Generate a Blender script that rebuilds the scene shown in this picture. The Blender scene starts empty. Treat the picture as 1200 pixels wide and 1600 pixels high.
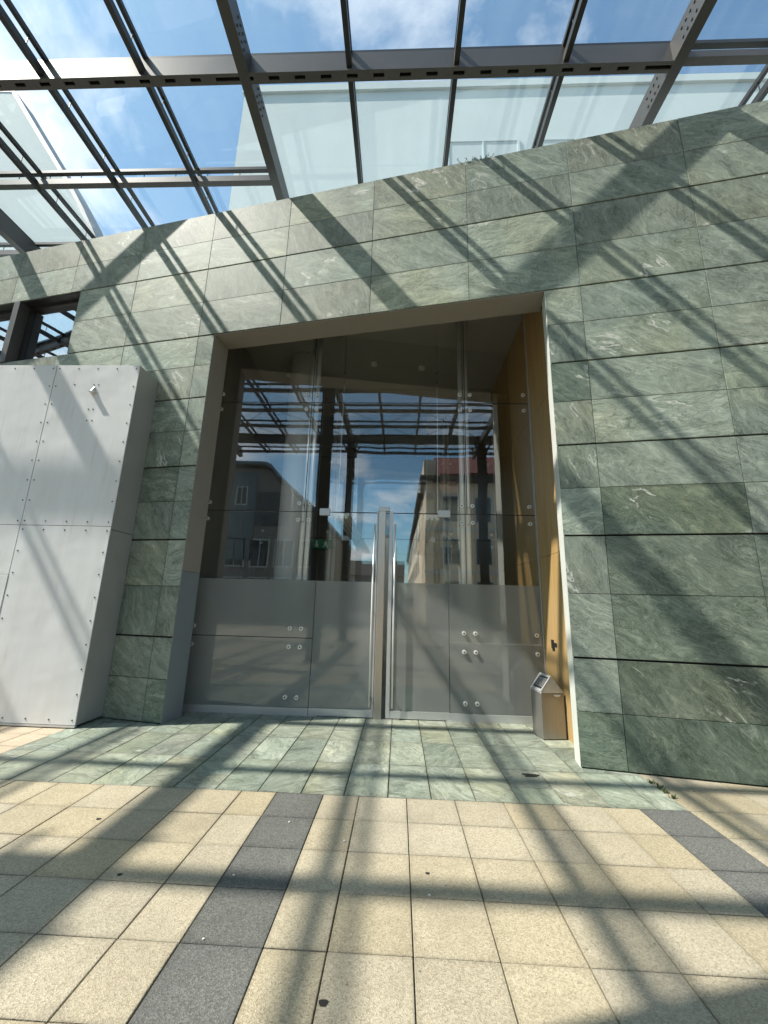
import bpy, bmesh, math, random
from mathutils import Vector, Matrix
random.seed(7)
rad = math.radians
S = bpy.context.scene
COL = S.collection

# ------------------------------------------------------------------ camera
cam = bpy.data.cameras.new('camera')
cam.sensor_fit = 'VERTICAL'; cam.sensor_height = 32.0; cam.sensor_width = 24.0
cam.lens = 32.0 * 625.25 / 1600.0
cam.clip_start = 0.05; cam.clip_end = 2000
camo = bpy.data.objects.new('camera', cam); COL.objects.link(camo)
RT = Vector((0.9990363, 0.0357308, 0.0254925)); UP = Vector((-0.0168213, -0.2247755, 0.9742654)); FW = Vector((-0.0405414, 0.9737552, 0.2239579))
camo.matrix_world = Matrix(((RT.x, UP.x, -FW.x, 0), (RT.y, UP.y, -FW.y, 0), (RT.z, UP.z, -FW.z, 1.6), (0, 0, 0, 1)))
S.camera = camo

# ------------------------------------------------------------------ light and sky
SUN = Vector((0.713, 0.192, -1.0)).normalized()          # direction the light travels
sd = bpy.data.lights.new('sun', 'SUN'); sd.energy = 5.0; sd.angle = rad(0.75); sd.color = (1.0, 0.945, 0.86)
so = bpy.data.objects.new('sun', sd); COL.objects.link(so)
so.rotation_mode = 'QUATERNION'; so.rotation_quaternion = SUN.to_track_quat('-Z', 'Y'); so.location = (-20, -6, 30)

W = bpy.data.worlds.new('World'); S.world = W; W.use_nodes = True
nt = W.node_tree; nt.nodes.clear()
def wn(t, **kw):
    n = nt.nodes.new(t)
    for k, v in kw.items(): setattr(n, k, v)
    return n
sky = wn('ShaderNodeTexSky', sky_type='NISHITA', sun_disc=False, sun_elevation=math.asin(-SUN.z), sun_rotation=math.atan2(-SUN.x, -SUN.y))
sky.air_density = 1.0; sky.dust_density = 1.3; sky.ozone_density = 0.8
tc = wn('ShaderNodeTexCoord'); sep = wn('ShaderNodeSeparateXYZ'); nt.links.new(tc.outputs['Generated'], sep.inputs[0])
zc = wn('ShaderNodeMath', operation='MAXIMUM'); zc.inputs[1].default_value = 0.06; nt.links.new(sep.outputs[2], zc.inputs[0])
zc2 = wn('ShaderNodeMath', operation='ADD'); zc2.inputs[1].default_value = 0.12; nt.links.new(zc.outputs[0], zc2.inputs[0])
dx = wn('ShaderNodeMath', operation='DIVIDE'); dy = wn('ShaderNodeMath', operation='DIVIDE')
nt.links.new(sep.outputs[0], dx.inputs[0]); nt.links.new(zc2.outputs[0], dx.inputs[1])
nt.links.new(sep.outputs[1], dy.inputs[0]); nt.links.new(zc2.outputs[0], dy.inputs[1])
cmb = wn('ShaderNodeCombineXYZ'); nt.links.new(dx.outputs[0], cmb.inputs[0]); nt.links.new(dy.outputs[0], cmb.inputs[1])
mp = wn('ShaderNodeMapping'); mp.inputs['Location'].default_value = (3.1, 1.7, 0.0); nt.links.new(cmb.outputs[0], mp.inputs[0])
cn = wn('ShaderNodeTexNoise'); cn.inputs['Scale'].default_value = 1.5; cn.inputs['Detail'].default_value = 9; cn.inputs['Roughness'].default_value = 0.58; cn.inputs['Distortion'].default_value = 0.35
nt.links.new(mp.outputs[0], cn.inputs['Vector'])
cr = wn('ShaderNodeValToRGB'); cr.color_ramp.elements[0].position = 0.485; cr.color_ramp.elements[0].color = (0, 0, 0, 1)
cr.color_ramp.elements[1].position = 0.68; cr.color_ramp.elements[1].color = (0.9, 0.9, 0.9, 1); nt.links.new(cn.outputs[0], cr.inputs[0])
mx = wn('ShaderNodeMix', data_type='RGBA'); nt.links.new(cr.outputs[0], mx.inputs[0]); tint = wn('ShaderNodeMix', data_type='RGBA', blend_type='MULTIPLY'); tint.inputs[0].default_value = 1.0; tint.inputs[7].default_value = (0.80, 1.13, 1.16, 1)
nt.links.new(sky.outputs[0], tint.inputs[6]); nt.links.new(tint.outputs[2], mx.inputs[6])
mx.inputs[7].default_value = (8.2, 8.5, 8.7, 1)
bg = wn('ShaderNodeBackground'); bg.inputs[1].default_value = 0.115; nt.links.new(mx.outputs[2], bg.inputs[0])
wo = wn('ShaderNodeOutputWorld'); nt.links.new(bg.outputs[0], wo.inputs[0])

S.view_settings.view_transform = 'Standard'; S.view_settings.look = 'None'
S.view_settings.exposure = 0.78; S.view_settings.gamma = 1.0; S.view_settings.use_curve_mapping = False
S.render.engine = 'CYCLES'
S.cycles.max_bounces = 10; S.cycles.transparent_max_bounces = 40; S.cycles.glossy_bounces = 6; S.cycles.diffuse_bounces = 4
S.cycles.use_denoising = True; S.cycles.caustics_reflective = False; S.cycles.caustics_refractive = False

# ------------------------------------------------------------------ material helpers
class NT:
    def __init__(s, name):
        s.m = bpy.data.materials.new(name); s.m.use_nodes = True; s.t = s.m.node_tree; s.t.nodes.clear()
    def n(s, typ, ins=None, **kw):
        x = s.t.nodes.new('ShaderNode' + typ)
        for k, v in kw.items(): setattr(x, k, v)
        for k, v in (ins or {}).items(): s.put(x.inputs[k], v)
        return x
    def put(s, inp, v):
        if hasattr(v, 'outputs'): s.t.links.new(v.outputs[0], inp)
        elif isinstance(v, bpy.types.NodeSocket): s.t.links.new(v, inp)
        else: inp.default_value = v
    def math(s, op, a, b=None, clamp=False):
        i = {0: a}
        if b is not None: i[1] = b
        x = s.n('Math', i, operation=op); x.use_clamp = clamp; return x.outputs[0]
    def ramp(s, f, stops, interp='LINEAR'):
        x = s.n('ValToRGB', {0: f}); e = x.color_ramp.elements; x.color_ramp.interpolation = interp
        while len(e) < len(stops): e.new(0.5)
        for el, (p, c) in zip(e, stops):
            el.position = p; el.color = (c, c, c, 1) if isinstance(c, (int, float)) else (*c, 1)
        return x.outputs[0]
    def mix(s, f, a, b, blend='MIX'):
        x = s.n('Mix', data_type='RGBA', blend_type=blend); s.put(x.inputs[0], f)
        for k, v in ((6, a), (7, b)):
            s.put(x.inputs[k], (*v, 1) if isinstance(v, tuple) and len(v) == 3 else v)
        return x.outputs[2]
    def noise(s, vec, scale, detail=4, rough=0.55, dist=0.0):
        return s.n('TexNoise', {'Vector': vec, 'Scale': scale, 'Detail': detail, 'Roughness': rough, 'Distortion': dist})
    def bsdf(s, col, rough=0.5, metal=0.0, spec=0.5, bump=None, bstr=0.3, bdist=0.01, coat=0.0, aniso=0.0):
        b = s.n('BsdfPrincipled')
        s.put(b.inputs['Base Color'], (*col, 1) if isinstance(col, tuple) and len(col) == 3 else col)
        s.put(b.inputs['Roughness'], rough); s.put(b.inputs['Metallic'], metal); s.put(b.inputs['Specular IOR Level'], spec)
        b.inputs['Coat Weight'].default_value = coat; b.inputs['Coat Roughness'].default_value = 0.1
        if bump is not None:
            bp = s.n('Bump', {'Height': bump, 'Strength': bstr, 'Distance': bdist}); s.put(b.inputs['Normal'], bp)
        s.out(b); return b
    def out(s, sh):
        o = s.n('OutputMaterial'); s.put(o.inputs[0], sh)
    def obj_random(s):
        return s.n('ObjectInfo').outputs['Random']
    def objco(s): return s.n('TexCoord').outputs['Object']
    def geopos(s): return s.n('NewGeometry').outputs['Position']

M = {}
def stone(name, cols, tint, vein=1.0, rough=0.42, flow=-0.55, plane='XZ', spread=1.5, bumpd=0.004):
    t = NT(name); r = t.obj_random(); co = t.objco()
    ang = t.math('ADD', t.math('MULTIPLY', t.math('SUBTRACT', r, 0.5), spread), flow)
    axis = (0, 1, 0) if plane == 'XZ' else (0, 0, 1)
    rot = t.n('VectorRotate', {'Vector': co, 'Axis': axis, 'Angle': ang}, rotation_type='AXIS_ANGLE')
    r2 = t.math('FRACT', t.math('MULTIPLY', r, 17.31)); r3 = t.math('FRACT', t.math('MULTIPLY', r, 71.7))
    off = t.n('CombineXYZ', {0: t.math('MULTIPLY', r, 91.0), 1: t.math('MULTIPLY', r2, 57.0), 2: t.math('MULTIPLY', r3, 33.0)})
    v = t.n('VectorMath', {0: rot, 1: off}, operation='ADD')
    sc = (0.85, 1.0, 2.3) if plane == 'XZ' else (0.9, 2.0, 1.0)
    vs = t.n('VectorMath', {0: v, 1: sc}, operation='MULTIPLY')
    wn_ = t.noise(vs, 1.3, 3, 0.5)
    wv = t.n('VectorMath', {0: wn_.outputs[1], 1: (1.3, 1.3, 1.3)}, operation='MULTIPLY')
    vw = t.n('VectorMath', {0: vs, 1: wv}, operation='ADD')
    n1 = t.noise(vw, 2.4, 9, 0.68, 0.6); n2 = t.noise(vw, 9.0, 6, 0.7, 0.9); nl = t.noise(v, 0.9, 2, 0.5)
    f = t.math('ADD', t.math('MULTIPLY', n1.outputs[0], 0.6), t.math('MULTIPLY', n2.outputs[0], 0.4))
    base = t.ramp(f, [(0.36, cols[0]), (0.465, cols[1]), (0.555, cols[2]), (0.67, cols[3])])
    # fine swirling contour lines
    ln = t.math('PINGPONG', t.math('MULTIPLY', n1.outputs[0], 11.0), 0.5)
    lmask = t.ramp(ln, [(0.0, 1.0), (0.17, 0.0)])
    lm2 = t.math('MULTIPLY', lmask, t.ramp(t.noise(v, 2.6, 3).outputs[0], [(0.40, 0.0), (0.58, 0.85)]))
    base = t.mix(lm2, base, tuple(c * 0.30 for c in cols[1]))
    ln2 = t.math('PINGPONG', t.math('ADD', t.math('MULTIPLY', n2.outputs[0], 7.0), 0.25), 0.5)
    lm3 = t.math('MULTIPLY', t.ramp(ln2, [(0.0, 1.0), (0.10, 0.0)]), 0.6)
    base = t.mix(lm3, base, cols[3])
    # warm and cool drift between slabs and inside a slab
    base = t.mix(t.math('MULTIPLY', t.ramp(nl.outputs[0], [(0.42, 0.0), (0.66, 1.0)]), t.math('MULTIPLY', r2, 0.8)), base, t.mix(1.0, base, tint[0], 'MULTIPLY'))
    base = t.mix(t.math('MULTIPLY', r3, 0.6), base, t.mix(1.0, base, tint[1], 'MULTIPLY'))
    hv = t.n('HueSaturation', {'Value': t.math('ADD', 0.80, t.math('MULTIPLY', r, 0.38)), 'Color': base}); base = hv.outputs[0]
    # white quartz veins, sparse
    vn = t.noise(vw, 1.15, 5, 0.55, 0.4)
    vd = t.math('ABSOLUTE', t.math('SUBTRACT', vn.outputs[0], 0.5))
    vm = t.math('MULTIPLY', t.ramp(vd, [(0.0, 1.0), (0.02, 0.0)]), t.ramp(t.noise(v, 2.1, 4, 0.6).outputs[0], [(0.555, 0.0), (0.61, 1.0)]))
    vm = t.math('MULTIPLY', t.math('MULTIPLY', vm, vein), t.ramp(r2, [(0.35, 0.15), (0.6, 1.0)]))
    base = t.mix(vm, base, (0.62, 0.63, 0.58))
    hgt = t.math('ADD', t.math('MULTIPLY', n1.outputs[0], 0.5), t.math('MULTIPLY', n2.outputs[0], 0.5))
    gz = t.n('SeparateXYZ', {0: t.n('TexCoord').outputs['Generated']})
    ex_ = t.math('MULTIPLY', t.math('MULTIPLY', gz.outputs[0], t.math('SUBTRACT', 1.0, gz.outputs[0])), 4.0)
    ax_ = gz.outputs[2] if plane == 'XZ' else gz.outputs[1]
    ez_ = t.math('MULTIPLY', t.math('MULTIPLY', ax_, t.math('SUBTRACT', 1.0, ax_)), 4.0)
    edge = t.ramp(t.math('ADD', t.math('MULTIPLY', ex_, ez_), t.math('MULTIPLY', t.math('SUBTRACT', n2.outputs[0], 0.5), 0.25)), [(0.0, 0.5), (0.16, 0.0)])
    base = t.mix(t.math('MULTIPLY', edge, 0.3 if plane == 'XZ' else 0.6), base, tuple(c * 0.35 for c in cols[1]))
    stn = t.noise(t.n('VectorMath', {0: t.geopos(), 1: (3.0, 3.0, 0.35)}, operation='MULTIPLY'), 1.0, 6, 0.65)
    base = t.mix(t.ramp(stn.outputs[0], [(0.52, 0.0), (0.78, 0.32)]), base, tuple(c * 0.5 for c in cols[1]))
    rg = t.math('ADD', rough - 0.08, t.math('MULTIPLY', n2.outputs[0], 0.18))
    t.bsdf(base, rg, 0, 0.38, hgt, 0.5, bumpd)
    return t.m
M['slate'] = stone('green_slate', [(0.102, 0.126, 0.101), (0.222, 0.258, 0.214), (0.310, 0.350, 0.292), (0.50, 0.53, 0.425)], [(1.13, 1.04, 0.87), (0.83, 0.96, 1.0)], rough=0.56)
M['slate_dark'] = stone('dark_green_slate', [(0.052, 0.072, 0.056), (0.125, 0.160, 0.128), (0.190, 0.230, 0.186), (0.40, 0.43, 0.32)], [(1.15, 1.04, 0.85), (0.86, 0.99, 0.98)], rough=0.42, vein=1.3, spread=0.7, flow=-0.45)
M['tile'] = stone('green_floor_slate', [(0.092, 0.106, 0.085), (0.222, 0.243, 0.198), (0.305, 0.325, 0.268), (0.46, 0.475, 0.39)], [(1.15, 1.04, 0.84), (0.84, 0.98, 0.97)], vein=0.6, rough=0.5, flow=0.3, plane='XY', spread=2.5, bumpd=0.012)

def paver(name, c0, c1, c2, c3):
    t = NT(name); p = t.geopos(); r = t.obj_random()
    v1 = t.n('TexVoronoi', {'Vector': p, 'Scale': 150.0}); v2 = t.noise(p, 320, 3, 0.7); n = t.noise(p, 1.1, 5, 0.6); n3 = t.noise(p, 9.0, 4, 0.6)
    g = t.n('SeparateColor', {0: v1.outputs['Color']})
    c = t.ramp(g.outputs[0], [(0.0, c0), (0.35, c1), (0.7, c2), (1.0, c3)])
    c = t.mix(0.45, c, t.ramp(v2.outputs[0], [(0.3, c0), (0.5, c1), (0.7, c3)]))
    c = t.mix(t.ramp(n.outputs[0], [(0.42, 0.0), (0.75, 0.35)]), c, tuple(x * 0.55 for x in c1))
    c = t.mix(t.ramp(n3.outputs[0], [(0.6, 0.0), (0.85, 0.22)]), c, tuple(x * 0.5 for x in c1))
    gz = t.n('SeparateXYZ', {0: t.n('TexCoord').outputs['Generated']})
    ed = t.math('MULTIPLY', t.math('MULTIPLY', t.math('MULTIPLY', gz.outputs[0], t.math('SUBTRACT', 1.0, gz.outputs[0])), t.math('MULTIPLY', gz.outputs[1], t.math('SUBTRACT', 1.0, gz.outputs[1]))), 16.0)
    dn = t.noise(p, 4.5, 6, 0.65)
    edge = t.ramp(t.math('ADD', ed, t.math('MULTIPLY', t.math('SUBTRACT', dn.outputs[0], 0.5), 0.5)), [(0.0, 0.3), (0.2, 0.0)])
    c = t.mix(edge, c, tuple(x * 0.45 for x in c1))
    st_ = t.noise(p, 0.55, 7, 0.7); c = t.mix(t.ramp(st_.outputs[0], [(0.5, 0.0), (0.72, 0.4)]), c, tuple(x * 0.55 for x in c1))
    sp_ = t.n('TexVoronoi', {'Vector': p, 'Scale': 7.0}); c = t.mix(t.ramp(sp_.outputs['Distance'], [(0.0, 0.8), (0.045, 0.6), (0.055, 0.0)]), c, tuple(x * 0.35 for x in c1))
    hv = t.n('HueSaturation', {'Value': t.math('ADD', 0.93, t.math('MULTIPLY', r, 0.13)), 'Saturation': t.math('ADD', 0.84, t.math('MULTIPLY', t.math('FRACT', t.math('MULTIPLY', r, 13.7)), 0.3)), 'Color': c})
    t.bsdf(hv.outputs[0], 0.85, 0, 0.3, v1.outputs['Distance'], 0.6, 0.004)
    return t.m
M['sand'] = paver('sand_paver', (0.19, 0.162, 0.112), (0.378, 0.326, 0.228), (0.455, 0.40, 0.288), (0.565, 0.505, 0.38))
M['dark'] = paver('charcoal_paver', (0.048, 0.048, 0.043), (0.113, 0.115, 0.105), (0.148, 0.150, 0.138), (0.24, 0.241, 0.222))
M['peach'] = paver('peach_paver', (0.30, 0.23, 0.15), (0.47, 0.38, 0.27), (0.53, 0.44, 0.33), (0.62, 0.54, 0.42))

def simple(name, col, rough=0.6, metal=0.0, spec=0.5, var=0.12, scale=3.0, bump=0.0, coat=0.0):
    t = NT(name); p = t.geopos(); n = t.noise(p, scale, 6, 0.6); n2 = t.noise(p, scale * 14, 3, 0.6)
    f = t.math('ADD', t.math('MULTIPLY', n.outputs[0], 0.7), t.math('MULTIPLY', n2.outputs[0], 0.3))
    c = t.mix(t.ramp(f, [(0.3, 0.0), (0.7, 1.0)]), tuple(max(0, x * (1 - var)) for x in col), tuple(min(1, x * (1 + var)) for x in col))
    rr = t.math('ADD', rough - 0.05, t.math('MULTIPLY', n.outputs[0], 0.1))
    t.bsdf(c, rr, metal, spec, f if bump else None, 0.4, bump or 0.001, coat)
    return t.m
M['steel_dark'] = simple('dark_grey_painted_steel', (0.017, 0.017, 0.017), 0.4, 0, 0.5, 0.15)
M['steel_main'] = simple('main_beam_lit_tone', (0.055, 0.053, 0.051), 0.42, 0, 0.5, 0.12)  # same paint as the rafters; tone set between sunlit and shaded beam sides
M['steel_mid'] = simple('grey_painted_steel', (0.072, 0.07, 0.068), 0.45, 0, 0.5, 0.18, 2.0)
M['black'] = simple('black_rubber', (0.012, 0.012, 0.013), 0.6)
M['core'] = simple('dark_wall_core', (0.02, 0.02, 0.02), 0.9)
M['joint'] = simple('dark_sand_bed', (0.05, 0.045, 0.035), 0.95, var=0.3, scale=8)
M['asphalt'] = simple('asphalt', (0.11, 0.105, 0.1), 0.9, var=0.25, scale=1.0, bump=0.01)
M['reveal'] = simple('taupe_reveal_paint', (0.27, 0.25, 0.215), 0.55, var=0.06)
M['reveal_grey'] = simple('blue_grey_reveal_paint', (0.20, 0.23, 0.25), 0.5, var=0.06)
M['trim'] = simple('pale_edge_trim', (0.66, 0.68, 0.63), 0.5, var=0.06)
M['blind'] = simple('pale_blind', (0.46, 0.52, 0.52), 0.6, var=0.03)
M['plaster'] = simple('white_plaster', (0.50, 0.575, 0.575), 0.8, var=0.05, scale=0.6)
M['white'] = simple('white_paint', (0.92, 0.92, 0.91), 0.5, var=0.04)
M['ceiling'] = simple('ceiling_plaster', (0.37, 0.355, 0.32), 0.85, var=0.04)
M['lobby'] = simple('lobby_plaster', (0.24, 0.22, 0.19), 0.8, var=0.08)
M['lobby_floor'] = simple('lightened_floor_stone', (0.52, 0.52, 0.48), 0.35, var=0.2)  # stone lightened to bounce daylight onto the white column
M['shaded_white_render'] = simple('shaded_white_render', (0.20, 0.20, 0.19), 0.8, var=0.06, scale=0.8)  # white house wall, darkened for its shaded front so the column stands out
M['cream'] = simple('cream_render', (0.72, 0.60, 0.44), 0.85, var=0.1, scale=0.8)
M['roof_red'] = simple('red_roof_tiles', (0.11, 0.032, 0.026), 0.8, var=0.3, scale=2.0, bump=0.02)
M['dark_wood'] = simple('dark_eaves', (0.03, 0.025, 0.02), 0.7)
M['bluewin'] = simple('dark_window_glass', (0.03, 0.045, 0.06), 0.08, 0, 0.8, 0.1)
M['grey_blue'] = simple('blue_grey_cladding', (0.12, 0.17, 0.20), 0.5, var=0.1, scale=0.5)
M['gum'] = simple('dark_gum', (0.02, 0.018, 0.016), 0.8)
M['pebble'] = simple('pale_pebble', (0.55, 0.53, 0.48), 0.8)
M['leaf'] = simple('weed_leaf', (0.075, 0.11, 0.04), 0.7, var=0.35, scale=30)
M['green_sign'] = simple('green_sign_face', (0.02, 0.30, 0.14), 0.4)
M['alu'] = simple('matt_aluminium', (0.60, 0.61, 0.61), 0.38, 0.55, 0.5, 0.06, 2.0)
M['stain'] = simple('dark_tile_hole', (0.015, 0.018, 0.015), 0.5)

def brushed(name, col, rough, axis=2, metal=1.0):
    t = NT(name); p = t.objco()
    sc = [60.0, 60.0, 60.0]; sc[axis] = 1.5
    v = t.n('VectorMath', {0: p, 1: tuple(sc)}, operation='MULTIPLY'); n = t.noise(v, 1.0, 4, 0.6); m = t.noise(p, 3.0, 4, 0.6)
    c = t.mix(n.outputs[0], tuple(x * 0.82 for x in col), col)
    c = t.mix(t.ramp(m.outputs[0], [(0.5, 0.0), (0.8, 0.35)]), c, tuple(x * 0.55 for x in col))
    t.bsdf(c, t.math('ADD', rough, t.math('MULTIPLY', m.outputs[0], 0.12)), metal, 0.5, n.outputs[0], 0.15, 0.001)
    return t.m
M['cap'] = simple('bright_cap_steel', (0.82, 0.82, 0.80), 0.3, 0.3, 0.5, 0.03)
M['post'] = simple('whitened_post_steel', (0.92, 0.92, 0.91), 0.25, 0.25, 0.5, 0.04)  # steel made near-white, bright sky reflections put into the colour
M['warm_steel'] = simple('warm_satin_steel', (0.60, 0.53, 0.46), 0.30, 0.75, 0.5, 0.05)
M['stainless'] = brushed('brushed_stainless', (0.62, 0.60, 0.57), 0.22)
M['bin_steel'] = brushed('worn_stainless', (0.36, 0.345, 0.32), 0.32, metal=0.7)
def boxmetal():
    t = NT('white_metal_sheet'); p = t.geopos(); n = t.noise(p, 0.8, 3, 0.5); s_ = t.n('VectorMath', {0: p, 1: (5, 5, 0.7)}, operation='MULTIPLY'); n2 = t.noise(s_, 1.0, 6, 0.6)
    c = t.mix(t.ramp(n2.outputs[0], [(0.4, 0.0), (0.75, 0.5)]), (0.76, 0.765, 0.77), (0.62, 0.61, 0.585))
    g1 = t.noise(t.n('VectorMath', {0: p, 1: (14, 14, 0.9)}, operation='MULTIPLY'), 1.0, 6, 0.7); g2 = t.noise(p, 1.6, 5, 0.65)
    c = t.mix(t.math('MULTIPLY', t.ramp(g1.outputs[0], [(0.55, 0.0), (0.75, 0.6)]), t.ramp(g2.outputs[0], [(0.45, 0.0), (0.65, 1.0)])), c, (0.42, 0.40, 0.36))
    sp = t.noise(p, 26.0, 4, 0.7); c = t.mix(t.ramp(sp.outputs[0], [(0.66, 0.0), (0.72, 0.35)]), c, (0.40, 0.37, 0.32))
    n3 = t.noise(p, 2.2, 2, 0.5); hh = t.math('ADD', n.outputs[0], t.math('MULTIPLY', n3.outputs[0], 0.35))
    t.bsdf(c, t.math('ADD', 0.25, t.math('MULTIPLY', n2.outputs[0], 0.2)), 0.0, 0.6, hh, 0.8, 0.03)
    return t.m
M['box'] = boxmetal()
M['box_side'] = simple('shaded_box_side', (0.36, 0.355, 0.35), 0.42, 0.2, 0.5, 0.08, 2.0)  # same white box; shade on its side put into a darker grey

def wood():
    t = NT('oak_veneer'); p = t.geopos()
    v = t.n('VectorMath', {0: p, 1: (30, 30, 0.9)}, operation='MULTIPLY'); n = t.noise(v, 1.0, 6, 0.6, 0.4); m = t.noise(p, 0.7, 3)
    c = t.ramp(n.outputs[0], [(0.3, (0.32, 0.185, 0.06)), (0.5, (0.44, 0.275, 0.10)), (0.7, (0.52, 0.345, 0.145))])
    c = t.mix(t.ramp(m.outputs[0], [(0.35, 0.0), (0.7, 0.4)]), c, (0.50, 0.37, 0.20))
    t.bsdf(c, 0.42, 0, 0.5, n.outputs[0], 0.15, 0.002)
    return t.m
M['wood'] = wood()

def glass(name, r0, tint, rough=0.0, dirt=0.0):
    t = NT(name); lw = t.n('LayerWeight', {0: 0.5})
    p5 = t.math('POWER', lw.outputs['Facing'], 5.0)
    R = t.math('ADD', r0, t.math('MULTIPLY', p5, 1 - r0))
    vo = t.n('VectorMath', {0: t.objco(), 1: t.n('CombineXYZ', {0: t.math('MULTIPLY', t.obj_random(), 60.0)})}, operation='ADD')
    wb_ = t.n('Bump', {'Height': t.noise(vo, 1.1, 1, 0.4).outputs[0], 'Strength': 1.0, 'Distance': 0.002})
    tr = t.n('BsdfTransparent', {0: (*tint, 1)}); gl = t.n('BsdfGlossy', {0: (1, 1, 1, 1), 'Roughness': rough, 'Normal': wb_})
    sh = t.n('MixShader', {0: R, 1: tr, 2: gl})
    if dirt:
        n = t.noise(t.geopos(), 1.2, 6, 0.65)
        d = t.n('BsdfTranslucent', {0: (0.8, 0.82, 0.8, 1)})
        strk = t.noise(t.n('VectorMath', {0: t.geopos(), 1: (7.0, 0.6, 1.0)}, operation='MULTIPLY'), 1.0, 5, 0.6)
        dm = t.math('MULTIPLY', t.math('MULTIPLY', n.outputs[0], strk.outputs[0]), dirt * 2.2)
        sh = t.n('MixShader', {0: dm, 1: sh, 2: d})
    t.out(sh); return t.m
M['glass'] = glass('entrance_glass', 0.115, (0.99, 1.0, 0.995))
M['roof_glass'] = glass('canopy_glass', 0.035, (0.972, 0.976, 0.970), dirt=0.022)
M['win_glass'] = glass('window_glass', 0.5, (0.6, 0.63, 0.63))
def film():
    t = NT('frosted_film'); n = t.noise(t.geopos(), 2.0, 3)
    sm = t.noise(t.n('VectorMath', {0: t.geopos(), 1: (2.2, 2.2, 0.7)}, operation='MULTIPLY'), 1.0, 7, 0.65)
    d = t.n('BsdfDiffuse', {0: t.mix(t.ramp(sm.outputs[0], [(0.35, 0.0), (0.7, 1.0)]), (0.43, 0.445, 0.44), (0.56, 0.57, 0.56))}); tl = t.n('BsdfTranslucent', {0: (0.88, 0.93, 0.90, 1)}); tr = t.n('BsdfTransparent', {0: (0.9, 0.94, 0.92, 1)})
    a = t.n('MixShader', {0: 0.62, 1: d, 2: tl}); b = t.n('MixShader', {0: 0.25, 1: a, 2: tr})
    lw = t.n('LayerWeight', {0: 0.5}); R = t.math('ADD', 0.07, t.math('MULTIPLY', t.math('POWER', lw.outputs['Facing'], 5.0), 0.93))
    g_ = t.n('BsdfGlossy', {0: (1, 1, 1, 1), 'Roughness': 0.055}); t.out(t.n('MixShader', {0: R, 1: b, 2: g_})); return t.m
M['film'] = film()

# ------------------------------------------------------------------ mesh helpers
def wloc(o):
    v = Vector((0, 0, 0))
    while o is not None: v += o.location; o = o.parent
    return v
def tag(o, label=None, cat=None, group=None, kind=None):
    if label: o['label'] = label
    if cat: o['category'] = cat
    if group: o['group'] = group
    if kind: o['kind'] = kind
    return o
def empty(name, loc, label=None, cat=None, group=None, kind=None):
    o = bpy.data.objects.new(name, None); COL.objects.link(o); o.location = loc; o.empty_display_size = 0.2
    return tag(o, label, cat, group, kind)
def link(name, me, parent=None, loc=(0, 0, 0), rotz=0.0):
    """loc is a world position; parents are never rotated"""
    o = bpy.data.objects.new(name, me); COL.objects.link(o)
    if parent is not None: o.parent = parent; o.location = Vector(loc) - wloc(parent)
    else: o.location = loc
    o.rotation_euler = (0, 0, rotz)
    return o
class MB:
    def __init__(s): s.v = []; s.f = []
    def box(s, x0, x1, y0, y1, z0, z1):
        b = len(s.v)
        s.v += [(x0, y0, z0), (x1, y0, z0), (x1, y1, z0), (x0, y1, z0), (x0, y0, z1), (x1, y0, z1), (x1, y1, z1), (x0, y1, z1)]
        s.f += [tuple(b + i for i in q) for q in ((0, 3, 2, 1), (4, 5, 6, 7), (0, 1, 5, 4), (1, 2, 6, 5), (2, 3, 7, 6), (3, 0, 4, 7))]
        return s
    def prism(s, poly, h0, h1, axis='z'):
        """poly in the two other axes (order x,y / x,z / y,z), counter-clockwise seen from +axis for z"""
        b = len(s.v); n = len(poly)
        for h in (h0, h1):
            for p, q in poly:
                s.v.append({'z': (p, q, h), 'y': (p, h, q), 'x': (h, p, q)}[axis])
        s.f.append(tuple(b + i for i in reversed(range(n)))); s.f.append(tuple(b + n + i for i in range(n)))
        for i in range(n): j = (i + 1) % n; s.f.append((b + i, b + j, b + n + j, b + n + i))
        return s
    def tube(s, p0, p1, r, seg=12, r1=None):
        p0 = Vector(p0); p1 = Vector(p1); d = (p1 - p0).normalized(); a = d.orthogonal().normalized(); c = d.cross(a); b = len(s.v); r1 = r if r1 is None else r1
        for p, rr in ((p0, r), (p1, r1)):
            for i in range(seg):
                t = 2 * math.pi * i / seg; s.v.append(tuple(p + a * math.cos(t) * rr + c * math.sin(t) * rr))
        s.f.append(tuple(b + i for i in reversed(range(seg)))); s.f.append(tuple(b + seg + i for i in range(seg)))
        for i in range(seg): j = (i + 1) % seg; s.f.append((b + i, b + j, b + seg + j, b + seg + i))
        return s
    def build(s, name, mat, parent=None, smooth=False, bevel=0.0):
        vs = [Vector(v) for v in s.v]
        lo = Vector([min(v[i] for v in vs) for i in range(3)]); hi = Vector([max(v[i] for v in vs) for i in range(3)])
        c = Vector(((lo.x + hi.x) / 2, (lo.y + hi.y) / 2, lo.z))
        me = bpy.data.meshes.new(name); me.from_pydata([tuple(v - c) for v in vs], [], s.f)
        bm = bmesh.new(); bm.from_mesh(me); bmesh.ops.recalc_face_normals(bm, faces=bm.faces)
        if bevel: bmesh.ops.bevel(bm, geom=list(bm.edges), offset=bevel, segments=1, affect='EDGES', clamp_overlap=True)
        bm.to_mesh(me); bm.free()
        if smooth:
            for p in me.polygons: p.use_smooth = len(p.vertices) == 4
        me.materials.append(mat)
        return link(name, me, parent, c)
_cache = {}
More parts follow.
